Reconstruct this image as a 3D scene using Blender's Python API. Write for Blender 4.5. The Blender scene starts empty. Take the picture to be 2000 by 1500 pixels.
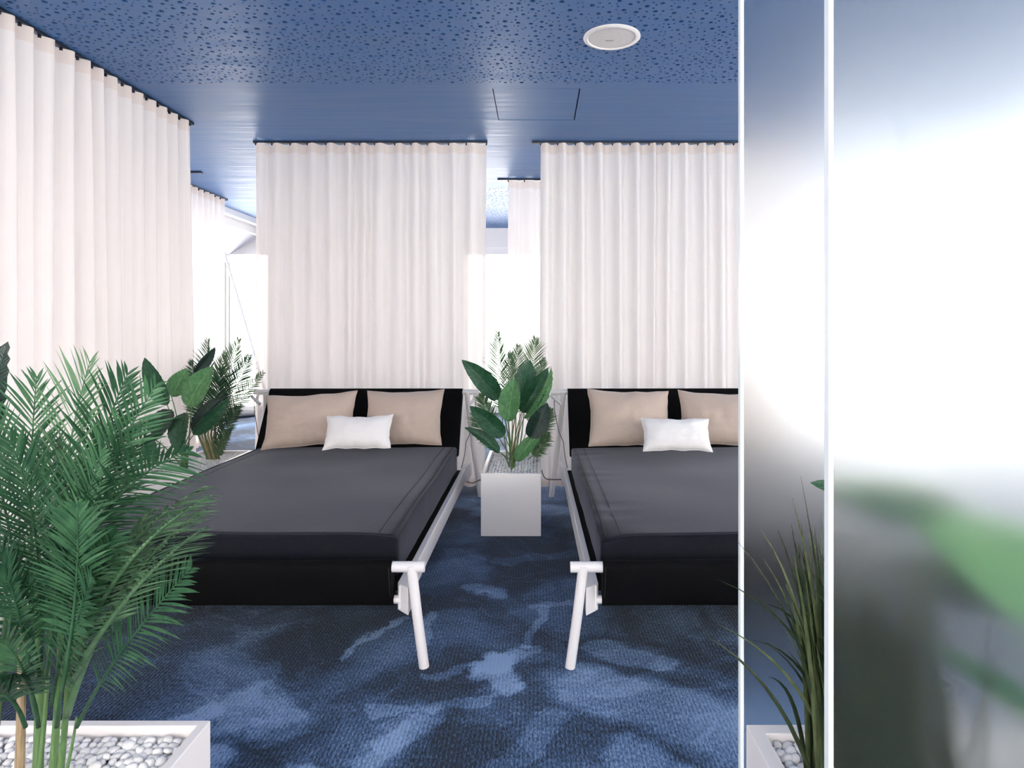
import bpy, bmesh, math, random
from mathutils import Vector, Matrix, noise
from mathutils.geometry import delaunay_2d_cdt

sc = bpy.context.scene
C = sc.collection
random.seed(7)

# ------------------------------------------------------------------ camera
F_PX, CAM_H = 1266.0, 1.30
cd = bpy.data.cameras.new('camera'); cam = bpy.data.objects.new('camera', cd); C.objects.link(cam)
cd.sensor_width = 36.0; cd.lens = F_PX / 2000.0 * 36.0
cd.shift_x = -0.025; cd.shift_y = -0.055
cd.clip_start = 0.02
cam.location = (0, 0, CAM_H); cam.rotation_euler = (math.pi / 2, 0, 0)
sc.camera = cam

def at(px, py, d):
    """point at depth d behind a pixel of the 2000x1500 frame (for measuring real positions)"""
    return Vector(((px - 1050.0) / F_PX * d, d, CAM_H - (py - 640.0) / F_PX * d))

# ------------------------------------------------------------------ sky and exposure
world = bpy.data.worlds.new('sky'); sc.world = world; world.use_nodes = True
wn = world.node_tree; bg = wn.nodes['Background']
bg.inputs['Color'].default_value = (1.0, 0.955, 0.91, 1); bg.inputs['Strength'].default_value = 3.4
vs = sc.view_settings
vs.view_transform = 'Standard'; vs.look = 'None'; vs.gamma = 1.0; vs.use_curve_mapping = False
vs.exposure = 1.36
cy = sc.cycles
cy.max_bounces = 14; cy.diffuse_bounces = 6; cy.glossy_bounces = 4; cy.transmission_bounces = 10
cy.transparent_max_bounces = 16; cy.caustics_refractive = True; cy.caustics_reflective = False
cy.sample_clamp_indirect = 8.0

# ------------------------------------------------------------------ helpers
def link(o, parent=None):
    C.objects.link(o)
    if parent is not None: o.parent = parent
    return o

def tag(o, label=None, cat=None, group=None, kind=None):
    if label: o['label'] = label
    if cat: o['category'] = cat
    if group: o['group'] = group
    if kind: o['kind'] = kind
    return o

def empty(name, loc=(0, 0, 0), rz=0.0):
    o = bpy.data.objects.new(name, None); C.objects.link(o)
    o.location = loc; o.rotation_euler = (0, 0, rz); o.empty_display_size = 0.1
    return o

class MB:
    """collects shapes, then links them as one mesh object"""
    def __init__(s): s.v = []; s.f = []; s.uv = {}
    def add(s, vs_, fs):
        n = len(s.v); s.v += [tuple(v) for v in vs_]; s.f += [tuple(i + n for i in f) for f in fs]
        return n
    def box(s, x0, x1, y0, y1, z0, z1):
        s.add([(x0,y0,z0),(x1,y0,z0),(x1,y1,z0),(x0,y1,z0),(x0,y0,z1),(x1,y0,z1),(x1,y1,z1),(x0,y1,z1)],
              [(0,3,2,1),(4,5,6,7),(0,1,5,4),(1,2,6,5),(2,3,7,6),(3,0,4,7)])
    def tube(s, pts, r, n=12, cap=True):
        pts = [Vector(p) for p in pts]; m = len(pts)
        rs = r if isinstance(r, (list, tuple)) else [r] * m
        rings = []; ref = None
        for i, p in enumerate(pts):
            t = (pts[min(i + 1, m - 1)] - pts[max(i - 1, 0)]).normalized()
            if ref is None:
                ref = Vector((0, 0, 1)) if abs(t.z) < 0.9 else Vector((1, 0, 0))
            a = (ref - t * ref.dot(t)).normalized(); b = t.cross(a); ref = a
            rings.append([p + (a * math.cos(q) + b * math.sin(q)) * rs[i] for q in [2 * math.pi * k / n for k in range(n)]])
        vv = [v for rg in rings for v in rg]; ff = []
        for i in range(m - 1):
            for k in range(n):
                k2 = (k + 1) % n
                ff.append((i*n+k, i*n+k2, (i+1)*n+k2, (i+1)*n+k))
        if cap:
            ff.append(tuple(range(n - 1, -1, -1))); ff.append(tuple((m-1)*n + k for k in range(n)))
        s.add(vv, ff)
    def prism(s, poly, z0, z1):
        n = len(poly)
        s.add([(x, y, z0) for x, y in poly] + [(x, y, z1) for x, y in poly],
              [tuple(range(n - 1, -1, -1)), tuple(range(n, 2*n))] + [(i, (i+1) % n, n + (i+1) % n, n + i) for i in range(n)])
    def mesh(s, name, mat, smooth=False):
        me = bpy.data.meshes.new(name); me.from_pydata(s.v, [], s.f); me.update()
        bm = bmesh.new(); bm.from_mesh(me); bmesh.ops.recalc_face_normals(bm, faces=bm.faces); bm.to_mesh(me); bm.free()
        if mat: me.materials.append(mat)
        if smooth: me.polygons.foreach_set('use_smooth', [True] * len(me.polygons))
        return me
    def build(s, name, mat, parent=None, smooth=False, bevel=0.0, loc=None):
        o = bpy.data.objects.new(name, s.mesh(name, mat, smooth))
        link(o, parent)
        if loc is not None: o.location = loc
        if smooth and bevel == 0.0:
            auto_smooth(o)
        if bevel > 0:
            b = o.modifiers.new('bevel', 'BEVEL'); b.width = bevel; b.segments = 2; b.limit_method = 'ANGLE'
        return o

def auto_smooth(o, ang=45):
    me = o.data; bm = bmesh.new(); bm.from_mesh(me); lim = math.radians(ang)
    for e in bm.edges:
        if len(e.link_faces) == 2 and e.calc_face_angle(0) > lim: e.smooth = False
    bm.to_mesh(me); bm.free()

def bez(p0, p1, p2, n):
    return [p0 * (1-t)**2 + p1 * 2*t*(1-t) + p2 * t*t for t in [i / n for i in range(n + 1)]]

# ------------------------------------------------------------------ materials
def mat(name, col=(0.8, 0.8, 0.8), rough=0.5, spec=0.5, sheen=0.0, coat=0.0):
    m = bpy.data.materials.new(name); m.use_nodes = True
    b = m.node_tree.nodes['Principled BSDF']
    b.inputs['Base Color'].default_value = (*col, 1); b.inputs['Roughness'].default_value = rough
    b.inputs['Specular IOR Level'].default_value = spec
    b.inputs['Sheen Weight'].default_value = sheen; b.inputs['Coat Weight'].default_value = coat
    return m
def nt(m): return m.node_tree, m.node_tree.nodes['Principled BSDF']
def N(t, kind, **kw):
    n = t.nodes.new(kind)
    for k, v in kw.items():
        if k in n.inputs: n.inputs[k].default_value = v
        else: setattr(n, k, v)
    return n
def ramp(t, fac, stops):
    r = t.nodes.new('ShaderNodeValToRGB'); e = r.color_ramp.elements
    while len(e) < len(stops): e.new(0.5)
    for el, (p, c) in zip(e, stops): el.position = p; el.color = (*c, 1)
    t.links.new(fac, r.inputs['Fac']); return r
def bump(t, b, h, strength=0.3, dist=0.01):
    n = N(t, 'ShaderNodeBump', Strength=strength, Distance=dist)
    t.links.new(h, n.inputs['Height']); t.links.new(n.outputs['Normal'], b.inputs['Normal']); return n
def mth(t, op, a, b_=None, clamp=False):
    n = t.nodes.new('ShaderNodeMath'); n.operation = op; n.use_clamp = clamp
    for i, x in enumerate((a, b_)):
        if x is None: continue
        if hasattr(x, 'is_linked') or hasattr(x, 'node'): t.links.new(x, n.inputs[i])
        else: n.inputs[i].default_value = x
    return n.outputs[0]

M = {}
M['white'] = mat('white_lacquer', (0.80, 0.765, 0.76), 0.38, 0.45)
t, b = nt(M['white']); nz = N(t, 'ShaderNodeTexNoise', Scale=60.0, Detail=2.0); bump(t, b, nz.outputs['Fac'], 0.03, 0.002)
M['frame_white'] = mat('window_frame_white', (0.82, 0.81, 0.82), 0.4)
M['soil'] = mat('planter_fill', (0.5, 0.48, 0.47), 0.9)
M['track'] = mat('track_navy', (0.008, 0.014, 0.032), 0.4)
M['plenum'] = mat('plenum_black', (0.004, 0.006, 0.014), 0.9, 0.1)
M['cord'] = mat('cord_grey', (0.10, 0.09, 0.09), 0.5)
M['chrome'] = mat('lamp_white', (0.72, 0.69, 0.68), 0.3)
M['black_pad'] = mat('dark_pad', (0.02, 0.025, 0.05), 0.8)

def fabric(name, col, scale=900.0, rough=0.85, sheen=0.15, wr=0.0, var=0.15, wscale=6.0, spec=0.25):
    m = mat(name, col, rough, spec, sheen); t, b = nt(m)
    tc = N(t, 'ShaderNodeTexCoord'); mp = N(t, 'ShaderNodeMapping'); mp.inputs['Scale'].default_value = (1, 0.25, 1)
    t.links.new(tc.outputs['Object'], mp.inputs['Vector'])
    n1 = N(t, 'ShaderNodeTexNoise', Scale=scale * 0.25, Detail=2.0); t.links.new(mp.outputs['Vector'], n1.inputs['Vector'])
    c = [max(0, x * (1 - var)) for x in col]; d = [x * (1 + var) for x in col]
    r = ramp(t, n1.outputs['Fac'], [(0.3, c), (0.7, d)]); t.links.new(r.outputs['Color'], b.inputs['Base Color'])
    h = n1.outputs['Fac']
    if wr > 0:
        n2 = N(t, 'ShaderNodeTexNoise', Scale=wscale, Detail=3.0, Distortion=0.6); t.links.new(tc.outputs['Object'], n2.inputs['Vector'])
        h = mth(t, 'ADD', mth(t, 'MULTIPLY', n1.outputs['Fac'], 0.06), mth(t, 'MULTIPLY', n2.outputs['Fac'], wr))
        bump(t, b, h, 0.5, 0.02)
    else:
        bump(t, b, h, 0.25, 0.001)
    return m
M['charcoal'] = fabric('charcoal_canvas', (0.0070, 0.0076, 0.0115), 900, 0.82, 0.23, 0.10, 0.3, 5.0, 0.22)
M['charcoal'].node_tree.nodes['Principled BSDF'].inputs['Sheen Tint'].default_value = (0.68, 0.71, 0.86, 1)
M['charcoal'].node_tree.nodes['Principled BSDF'].inputs['Sheen Roughness'].default_value = 0.38
M['charcoal'].node_tree.nodes['Principled BSDF'].inputs['Specular Tint'].default_value = (0.80, 0.84, 1.0, 1)
M['black'] = fabric('black_canvas', (0.0022, 0.0022, 0.0027), 900, 0.8, 0.0, 0.3, 0.2, 4.0, 0.12)
M['piping'] = mat('piping_black', (0.004, 0.004, 0.006), 0.6)
M['beige'] = fabric('beige_linen', (0.50, 0.40, 0.335), 1100, 0.9, 0.2, 0.8, 0.07, 8.0)
M['white_fabric'] = fabric('white_cotton', (0.80, 0.775, 0.765), 1100, 0.9, 0.2, 0.25, 0.03, 9.0)

# blue ceiling paint: satin, faint brushed streaks across the room
def ceiling_mat():
    m = mat('ceiling_blue', (0.068, 0.135, 0.305), 0.36, 0.5); t, b = nt(m)
    tc = N(t, 'ShaderNodeTexCoord'); mp = N(t, 'ShaderNodeMapping'); mp.inputs['Scale'].default_value = (0.5, 9, 1)
    t.links.new(tc.outputs['Object'], mp.inputs['Vector'])
    n = N(t, 'ShaderNodeTexNoise', Scale=3.0, Detail=5.0); t.links.new(mp.outputs['Vector'], n.inputs['Vector'])
    r = ramp(t, n.outputs['Fac'], [(0.3, (0.40,)*3), (0.7, (0.54,)*3)]); t.links.new(r.outputs['Color'], b.inputs['Roughness'])
    c = ramp(t, n.outputs['Fac'], [(0.25, (0.040, 0.136, 0.345)), (0.75, (0.048, 0.158, 0.385))]); t.links.new(c.outputs['Color'], b.inputs['Base Color'])
    bump(t, b, n.outputs['Fac'], 0.05, 0.01)
    return m
M['ceiling'] = ceiling_mat()

# carpet: navy ground with lighter water-like strokes woven in, ribbed pile
def carpet_mat():
    m = mat('carpet_blue', (0.03, 0.06, 0.14), 0.92, 0.15, 0.10); t, b = nt(m); L = t.links.new
    tc = N(t, 'ShaderNodeTexCoord')
    wob = N(t, 'ShaderNodeTexNoise', Scale=5.0, Detail=4.0, Roughness=0.62); L(tc.outputs['Object'], wob.inputs['Vector'])
    sub = N(t, 'ShaderNodeVectorMath'); sub.operation = 'SUBTRACT'; sub.inputs[1].default_value = (0.5, 0.5, 0.5); L(wob.outputs['Color'], sub.inputs[0])
    scl = N(t, 'ShaderNodeVectorMath'); scl.operation = 'SCALE'; scl.inputs['Scale'].default_value = 0.22; L(sub.outputs[0], scl.inputs[0])
    add = N(t, 'ShaderNodeVectorMath'); add.operation = 'ADD'; L(tc.outputs['Object'], add.inputs[0]); L(scl.outputs[0], add.inputs[1])
    P = add.outputs[0]
    big = N(t, 'ShaderNodeTexNoise', Scale=1.5, Detail=3.0, Roughness=0.55, Distortion=0.8); L(P, big.inputs['Vector'])
    val = mth(t, 'MULTIPLY', ramp(t, big.outputs['Fac'], [(0.42, (0,)*3), (0.75, (1,)*3)]).outputs['Color'], 0.62)
    # thin contour-like lines
    wv = N(t, 'ShaderNodeTexNoise', Scale=1.1, Detail=2.0, Distortion=1.2); L(P, wv.inputs['Vector'])
    ridge = mth(t, 'ABSOLUTE', mth(t, 'SUBTRACT', wv.outputs['Fac'], 0.5))
    line = ramp(t, ridge, [(0.0, (1,)*3), (0.022, (0,)*3)])
    val = mth(t, 'ADD', val, mth(t, 'MULTIPLY', line.outputs['Color'], 0.13))
    # woven strokes: (x0,y0,x1,y1,radius,strength)
    strokes = [(-0.13, 2.36, -0.17, 2.52, 0.075, 0.55), (-0.16, 2.50, -0.03, 2.62, 0.05, 0.30), (-0.42, 2.40, -0.16, 2.56, 0.02, 0.3),
               (-0.05, 2.66, 0.03, 3.0, 0.025, 0.30), (-0.32, 3.25, -0.2, 3.2, 0.07, 0.42), (-0.75, 2.55, -0.62, 2.9, 0.02, 0.4),
               (-1.45, 1.75, -1.05, 1.95, 0.10, 0.45), (-0.85, 1.62, -0.70, 1.85, 0.07, 0.5), (-1.0, 2.25, -0.85, 2.1, 0.10, 0.33), (-1.25, 2.0, -1.1, 2.2, 0.05, 0.3),
               (0.18, 2.35, 0.75, 2.0, 0.16, 0.45), (0.25, 2.62, 0.5, 2.5, 0.06, 0.35), (-0.02, 3.02, 0.20, 3.05, 0.03, 0.25),
               (-0.5, 2.95, -0.48, 2.66, 0.03, 0.3), (-0.55, 2.2, -0.2, 2.28, 0.03, 0.25), (-0.2, 3.6, 0.2, 3.75, 0.05, 0.2), (0.1, 4.6, -0.5, 4.8, 0.16, 0.3),
               (0.55, 1.75, 1.5, 1.8, 0.2, 0.35), (0.3, 1.95, 0.45, 1.7, 0.10, 0.3), (-0.5, 1.95, -0.35, 2.2, 0.05, 0.25), (-0.1, 1.9, 0.05, 2.15, 0.06, 0.22)]
    sp = N(t, 'ShaderNodeSeparateXYZ'); L(P, sp.inputs[0])
    for x0, y0, x1, y1, r, s in strokes:
        dx, dy = x1 - x0, y1 - y0; l2 = dx*dx + dy*dy
        ax = mth(t, 'SUBTRACT', sp.outputs['X'], x0); ay = mth(t, 'SUBTRACT', sp.outputs['Y'], y0)
        h = mth(t, 'ADD', mth(t, 'MULTIPLY', ax, dx / l2), mth(t, 'MULTIPLY', ay, dy / l2), True)
        ex = mth(t, 'SUBTRACT', ax, mth(t, 'MULTIPLY', h, dx)); ey = mth(t, 'SUBTRACT', ay, mth(t, 'MULTIPLY', h, dy))
        d = mth(t, 'SQRT', mth(t, 'ADD', mth(t, 'MULTIPLY', ex, ex), mth(t, 'MULTIPLY', ey, ey)))
        mr = N(t, 'ShaderNodeMapRange'); mr.inputs['From Min'].default_value = r * 0.65; mr.inputs['From Max'].default_value = r * 1.25
        mr.inputs['To Min'].default_value = s; mr.inputs['To Max'].default_value = 0.0; mr.interpolation_type = 'SMOOTHSTEP'
        L(d, mr.inputs['Value']); val = mth(t, 'ADD', val, mr.outputs['Result'])
    # pile: ribs along the room, yarn speckle
    mp = N(t, 'ShaderNodeMapping'); mp.inputs['Scale'].default_value = (1.0, 0.28, 1.0); L(tc.outputs['Object'], mp.inputs['Vector'])
    yarn = N(t, 'ShaderNodeTexNoise', Scale=210.0, Detail=2.0, Roughness=0.7); L(mp.outputs['Vector'], yarn.inputs['Vector'])
    rib = N(t, 'ShaderNodeTexWave', Scale=22.0, Distortion=1.6, Detail=1.0); rib.bands_direction = 'X'; rib.inputs['Detail Scale'].default_value = 3.0
    L(tc.outputs['Object'], rib.inputs['Vector'])
    val = mth(t, 'ADD', val, mth(t, 'MULTIPLY', mth(t, 'SUBTRACT', yarn.outputs['Fac'], 0.42), 1.5))
    val = mth(t, 'ADD', val, mth(t, 'MULTIPLY', mth(t, 'SUBTRACT', rib.outputs['Fac'], 0.5), 0.15))
    col = ramp(t, val, [(0.0, (0.006, 0.014, 0.028)), (0.2, (0.015, 0.038, 0.078)), (0.5, (0.068, 0.14, 0.275)), (0.95, (0.28, 0.42, 0.66))])
    L(col.outputs['Color'], b.inputs['Base Color'])
    hh = mth(t, 'ADD', mth(t, 'MULTIPLY', rib.outputs['Fac'], 0.5), yarn.outputs['Fac']); bump(t, b, hh, 0.6, 0.006)
    return m
M['carpet'] = carpet_mat()

# sheer curtain: part light passes straight through, part is scattered
def sheer(name, transp, col):
    m = bpy.data.materials.new(name); m.use_nodes = True; t = m.node_tree; t.nodes.clear(); L = t.links.new
    out = N(t, 'ShaderNodeOutputMaterial'); df = N(t, 'ShaderNodeBsdfDiffuse'); tl = N(t, 'ShaderNodeBsdfTranslucent'); tp = N(t, 'ShaderNodeBsdfTransparent')
    df.inputs['Color'].default_value = (*col, 1); tl.inputs['Color'].default_value = (*col, 1); tp.inputs['Color'].default_value = (1, 0.985, 0.98, 1)
    mx = N(t, 'ShaderNodeMixShader'); mx.inputs[0].default_value = 0.29; L(df.outputs[0], mx.inputs[1]); L(tl.outputs[0], mx.inputs[2])
    lw = N(t, 'ShaderNodeLayerWeight'); lw.inputs['Blend'].default_value = 0.35      # threads overlap when the cloth turns edge-on
    fac = mth(t, 'MULTIPLY', mth(t, 'SUBTRACT', 1.0, lw.outputs['Facing'], True), transp)
    tc = N(t, 'ShaderNodeTexCoord'); mp = N(t, 'ShaderNodeMapping'); mp.inputs['Scale'].default_value = (26, 26, 0.25); L(tc.outputs['Object'], mp.inputs['Vector'])
    nz = N(t, 'ShaderNodeTexNoise', Scale=1.0, Detail=3.0, Roughness=0.6); L(mp.outputs['Vector'], nz.inputs['Vector'])      # uneven weave along the drop
    fac = mth(t, 'MULTIPLY', fac, ramp(t, nz.outputs['Fac'], [(0.35, (0.45,)*3), (0.68, (2.0,)*3)]).outputs['Color'])
    m2 = N(t, 'ShaderNodeMixShader'); L(fac, m2.inputs[0]); L(mx.outputs[0], m2.inputs[1]); L(tp.outputs[0], m2.inputs[2]); L(m2.outputs[0], out.inputs['Surface'])
    return m
M['sheer'] = sheer('sheer_curtain', 0.040, (0.86, 0.825, 0.81))
M['tape'] = sheer('curtain_tape', 0.04, (0.83, 0.75, 0.70))

# clear window glass
def pane_mat():
    m = bpy.data.materials.new('window_glass'); m.use_nodes = True; t = m.node_tree; t.nodes.clear(); L = t.links.new
    out = N(t, 'ShaderNodeOutputMaterial'); tp = N(t, 'ShaderNodeBsdfTransparent'); gl = N(t, 'ShaderNodeBsdfGlossy', Roughness=0.02)
    fr = N(t, 'ShaderNodeFresnel', IOR=1.25); mx = N(t, 'ShaderNodeMixShader')
    L(fr.outputs[0], mx.inputs[0]); L(tp.outputs[0], mx.inputs[1]); L(gl.outputs[0], mx.inputs[2]); L(mx.outputs[0], out.inputs['Surface'])
    return m
M['pane'] = pane_mat()

def frosted_mat():
    m = mat('frosted_glass', (0.95, 0.975, 0.975), 0.46, 0.5); t, b = nt(m)
    b.inputs['Transmission Weight'].default_value = 1.0; b.inputs['IOR'].default_value = 1.20
    b.inputs['Coat Weight'].default_value = 0.12; b.inputs['Coat Roughness'].default_value = 0.02
    return m
M['frosted'] = frosted_mat()
M['glass_edge'] = mat('polished_glass_edge', (0.86, 0.93, 0.95), 0.25, 0.6)

def leaf_mat(name, c_dark, c_light, vein=0.0, rough=0.4, trans=0.25):
    m = mat(name, c_dark, rough, 0.45); t, b = nt(m); L = t.links.new
    uv = N(t, 'ShaderNodeUVMap'); sp = N(t, 'ShaderNodeSeparateXYZ'); L(uv.outputs['UV'], sp.inputs[0])
    nz = N(t, 'ShaderNodeTexNoise', Scale=9.0, Detail=3.0)
    f = nz.outputs['Fac']
    if vein > 0:
        # side veins sweep forward from the midrib
        ab = mth(t, 'ABSOLUTE', sp.outputs['X'])
        ph = mth(t, 'MULTIPLY', mth(t, 'SUBTRACT', sp.outputs['Y'], mth(t, 'MULTIPLY', ab, 0.10)), 190.0)
        s = mth(t, 'SINE', ph); f = mth(t, 'ADD', mth(t, 'MULTIPLY', f, 0.9), mth(t, 'MULTIPLY', s, vein))
        bump(t, b, s, 0.35, 0.003)
        mid = ramp(t, ab, [(0.0, (1,)*3), (0.055, (0,)*3)])
        f = mth(t, 'ADD', f, mth(t, 'MULTIPLY', mid.outputs['Color'], 0.45))
    r = ramp(t, f, [(0.25, c_dark), (0.8, c_light)]); L(r.outputs['Color'], b.inputs['Base Color'])
    out = [n for n in t.nodes if n.type == 'OUTPUT_MATERIAL'][0]
    tl = N(t, 'ShaderNodeBsdfTranslucent'); L(r.outputs['Color'], tl.inputs['Color'])
    mx = N(t, 'ShaderNodeMixShader'); mx.inputs[0].default_value = trans
    L(b.outputs[0], mx.inputs[1]); L(tl.outputs[0], mx.inputs[2]); L(mx.outputs[0], out.inputs['Surface'])
    return m
M['palm'] = leaf_mat('palm_green', (0.012, 0.052, 0.028), (0.05, 0.145, 0.065))
M['palm_pale'] = leaf_mat('palm_pale_green', (0.05, 0.14, 0.065), (0.20, 0.34, 0.18))
M['palm_mid'] = leaf_mat('palm_mid_green', (0.025, 0.09, 0.045), (0.09, 0.22, 0.10))
M['palm_far'] = leaf_mat('palm_soft_green', (0.03, 0.10, 0.05), (0.16, 0.26, 0.12))
M['heli'] = leaf_mat('broadleaf_green', (0.010, 0.050, 0.027), (0.045, 0.15, 0.070), 0.20, 0.33)
M['heli_light'] = leaf_mat('broadleaf_fresh_green', (0.04, 0.16, 0.055), (0.17, 0.37, 0.15), 0.20, 0.36)
M['heli_dark'] = leaf_mat('broadleaf_dark', (0.006, 0.018, 0.016), (0.014, 0.045, 0.030), 0.08, 0.28, 0.1)
M['stem'] = leaf_mat('stem_green', (0.05, 0.12, 0.04), (0.13, 0.22, 0.08), 0, 0.45, 0.0)
M['cane'] = leaf_mat('cane_tan', (0.22, 0.15, 0.08), (0.50, 0.38, 0.24), 0, 0.6, 0.0)
M['grass'] = leaf_mat('grass_blade_green', (0.008, 0.017, 0.008), (0.036, 0.052, 0.020), 0, 0.42, 0.15)
M['grass_light'] = leaf_mat('grass_blade_light', (0.04, 0.06, 0.025), (0.14, 0.17, 0.075), 0, 0.42, 0.2)

def pebble_mat():
    m = mat('white_pebble', (0.74, 0.72, 0.715), 0.55, 0.4); t, b = nt(m)
    oi = N(t, 'ShaderNodeObjectInfo'); n = N(t, 'ShaderNodeTexNoise', Scale=25.0, Detail=3.0)
    f = mth(t, 'ADD', mth(t, 'MULTIPLY', oi.outputs['Random'], 0.6), mth(t, 'MULTIPLY', n.outputs['Fac'], 0.4))
    r = ramp(t, f, [(0.1, (0.70, 0.68, 0.675)), (0.8, (0.88, 0.86, 0.855))]); t.links.new(r.outputs['Color'], b.inputs['Base Color'])
    return m
M['pebble'] = pebble_mat()

# ------------------------------------------------------------------ room shell
ZC = 2.82
XL, XR, YB, YN = -4.75, 6.0, 9.95, -2.2

mb = MB(); mb.box(XL - 0.3, XR + 0.3, YN - 0.3, YB + 0.3, -0.12, 0.0)
floor = tag(mb.build('floor', M['carpet']), 'navy blue carpet with lighter water-like strokes', None, None, 'structure')

def hole_sheet(x0, x1, y0, y1, z, big, small, r_big, r_small, nseg):
    """punched ceiling board: random round holes cut right through a 12 mm sheet"""
    rnd = random.Random(11); holes = []; cell = 0.06; grid = {}
    def free(x, y, r, gap):
        i, j = int(x // cell), int(y // cell)
        for a in (-1, 0, 1):
            for c in (-1, 0, 1):
                for (hx, hy, hr) in grid.get((i + a, j + c), ()):
                    if (hx - x)**2 + (hy - y)**2 < (hr + r + gap)**2: return False
        return True
    area = (x1 - x0) * (y1 - y0)
    for count, (ra, rb), gap in ((int(area * big), r_big, 0.026), (int(area * small * 0.35), (r_small[1], r_big[0] * 0.8), 0.014), (int(area * small * 0.65), r_small, 0.010)):
        for k in range(count):
            r = rnd.uniform(ra, rb); x = rnd.uniform(x0 + r + 0.01, x1 - r - 0.01); y = rnd.uniform(y0 + r + 0.01, y1 - r - 0.01)
            if free(x, y, r, gap):
                holes.append((x, y, r)); grid.setdefault((int(x // cell), int(y // cell)), []).append((x, y, r))
    vv = [Vector((x0, y0)), Vector((x1, y0)), Vector((x1, y1)), Vector((x0, y1))]; ee = [(0, 1), (1, 2), (2, 3), (3, 0)]
    for (x, y, r) in holes:
        n0 = len(vv); ph = 0.0
        for k in range(nseg):
            q = ph + 2 * math.pi * k / nseg; vv.append(Vector((x + r * math.cos(q), y + r * math.sin(q))))
            ee.append((n0 + k, n0 + (k + 1) % nseg))
    ov, oe, of, *_ = delaunay_2d_cdt(vv, ee, [], 2, 1e-6, False)
    def in_hole(f):
        x = sum(ov[i].x for i in f) / len(f); y = sum(ov[i].y for i in f) / len(f); i, j = int(x // cell), int(y // cell)
        return any((hx - x)**2 + (hy - y)**2 < (hr * 0.97)**2 for a in (-1, 0, 1) for c in (-1, 0, 1) for (hx, hy, hr) in grid.get((i + a, j + c), ()))
    m = MB(); m.v = [(p.x, p.y, z) for p in ov]; m.f = [tuple(reversed(f)) for f in of if not in_hole(f)]
    for (x, y, r) in holes:
        n0 = len(m.v)
        for k in range(nseg):
            q = 2 * math.pi * k / nseg; m.v += [(x + r * math.cos(q), y + r * math.sin(q), z + 0.0002), (x + r * math.cos(q), y + r * math.sin(q), z + 0.012)]
        for k in range(nseg):
            a, c = n0 + 2 * k, n0 + 2 * ((k + 1) % nseg); m.f.append((a, c, c + 1, a + 1))
    me = bpy.data.meshes.new('ceiling_board'); me.from_pydata(m.v, [], m.f); me.materials.append(M['ceiling'])
    return me

HX0, HX1, HY0 = -2.75, 2.6, 2.1
ceil = tag(empty('ceiling', (0, 0, 0)), 'blue painted ceiling of punched and plain boards', None, None, 'structure')
me = hole_sheet(HX0, HX1, HY0, 4.05, ZC, 420, 1500, (0.0095, 0.0135), (0.0038, 0.0062), 9)
o = link(bpy.data.objects.new('perforated_board', me), ceil)
me = hole_sheet(-0.75, 0.3, 6.95, 9.9, ZC, 240, 500, (0.0085, 0.0125), (0.004, 0.0055), 6)
o = link(bpy.data.objects.new('perforated_board', me), ceil)
mb = MB()
for (x0, x1, y0, y1) in ((-3.92, HX0, YN, 4.05), (HX1, XR + .3, YN, 4.05), (HX0, HX1, YN, HY0), (-3.92, -0.75, 6.95, YB + .3), (0.3, XR + .3, 6.95, YB + .3), (-0.75, 0.3, 9.9, YB + .3)):
    mb.add([(x0, y0, ZC), (x0, y1, ZC), (x1, y1, ZC), (x1, y0, ZC)], [(0, 1, 2, 3)])
mb.build('edge_board', M['ceiling'], ceil)
# plain band with the access hatch cut out of it
hx0, hx1, hy0, hy1 = -0.288, 0.272, 4.12, 4.75
mb = MB()
for (x0, x1, y0, y1) in ((-3.92, hx0, 4.05, 6.95), (hx1, XR + .3, 4.05, 6.95), (hx0, hx1, 4.05, hy0), (hx0, hx1, hy1, 6.95)):
    mb.add([(x0, y0, ZC), (x0, y1, ZC), (x1, y1, ZC), (x1, y0, ZC)], [(0, 1, 2, 3)])
for (xa, ya, xb, yb) in ((hx0, hy0, hx1, hy0), (hx1, hy0, hx1, hy1), (hx1, hy1, hx0, hy1), (hx0, hy1, hx0, hy0)):
    mb.add([(xa, ya, ZC), (xb, yb, ZC), (xb, yb, ZC + .02), (xa, ya, ZC + .02)], [(0, 1, 2, 3)])
mb.build('plain_board', M['ceiling'], ceil)
mb = MB(); mb.box(hx0 + .006, hx1 - .008, hy0 + .004, hy1 - .008, ZC + .0005, ZC + .015)
hatch = mb.build('access_panel', M['ceiling'], ceil)
mb = MB(); mb.box(-3.92, XR + .3, YN - .3, YB + .3, ZC + 0.06, ZC + 0.16)
mb.build('plenum', M['plenum'], ceil)

# stepped white pelmet and slanted soffit along the window side, x < -3.92
mb = MB(); mb.box(-3.98, -3.92, YN, YB, ZC - 0.075, ZC + 0.06); tag(mb.build('trim_1', M['frame_white']), 'white strip edging the blue ceiling by the windows', None, None, 'structure')
mb = MB(); mb.box(-4.12, -3.98, YN, YB, ZC - 0.055, ZC + 0.06); tag(mb.build('trim_2', mat('pelmet_grey', (0.55, 0.55, 0.6), 0.5)), 'grey recess strip between two white strips', None, None, 'structure')
mb = MB(); mb.box(-4.19, -4.12, YN, YB, ZC - 0.15, ZC + 0.06); tag(mb.build('trim_3', M['frame_white']), 'lower white strip edging the window soffit', None, None, 'structure')
mb = MB(); mb.prism([(-4.19, ZC - 0.12), (-4.75, ZC - 0.42), (-4.95, ZC - 0.42), (-4.95, ZC + 0.16), (-4.19, ZC + 0.16)], YN - .3, YB + .3)
o = mb.build('trim_4', mat('soffit_lavender', (0.66, 0.66, 0.76), 0.5)); o.data.transform(Matrix(((1,0,0,0),(0,0,1,0),(0,1,0,0),(0,0,0,1))))
o.data.flip_normals(); tag(o, 'pale lavender slanted soffit above the window glazing', None, None, 'structure')

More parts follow.
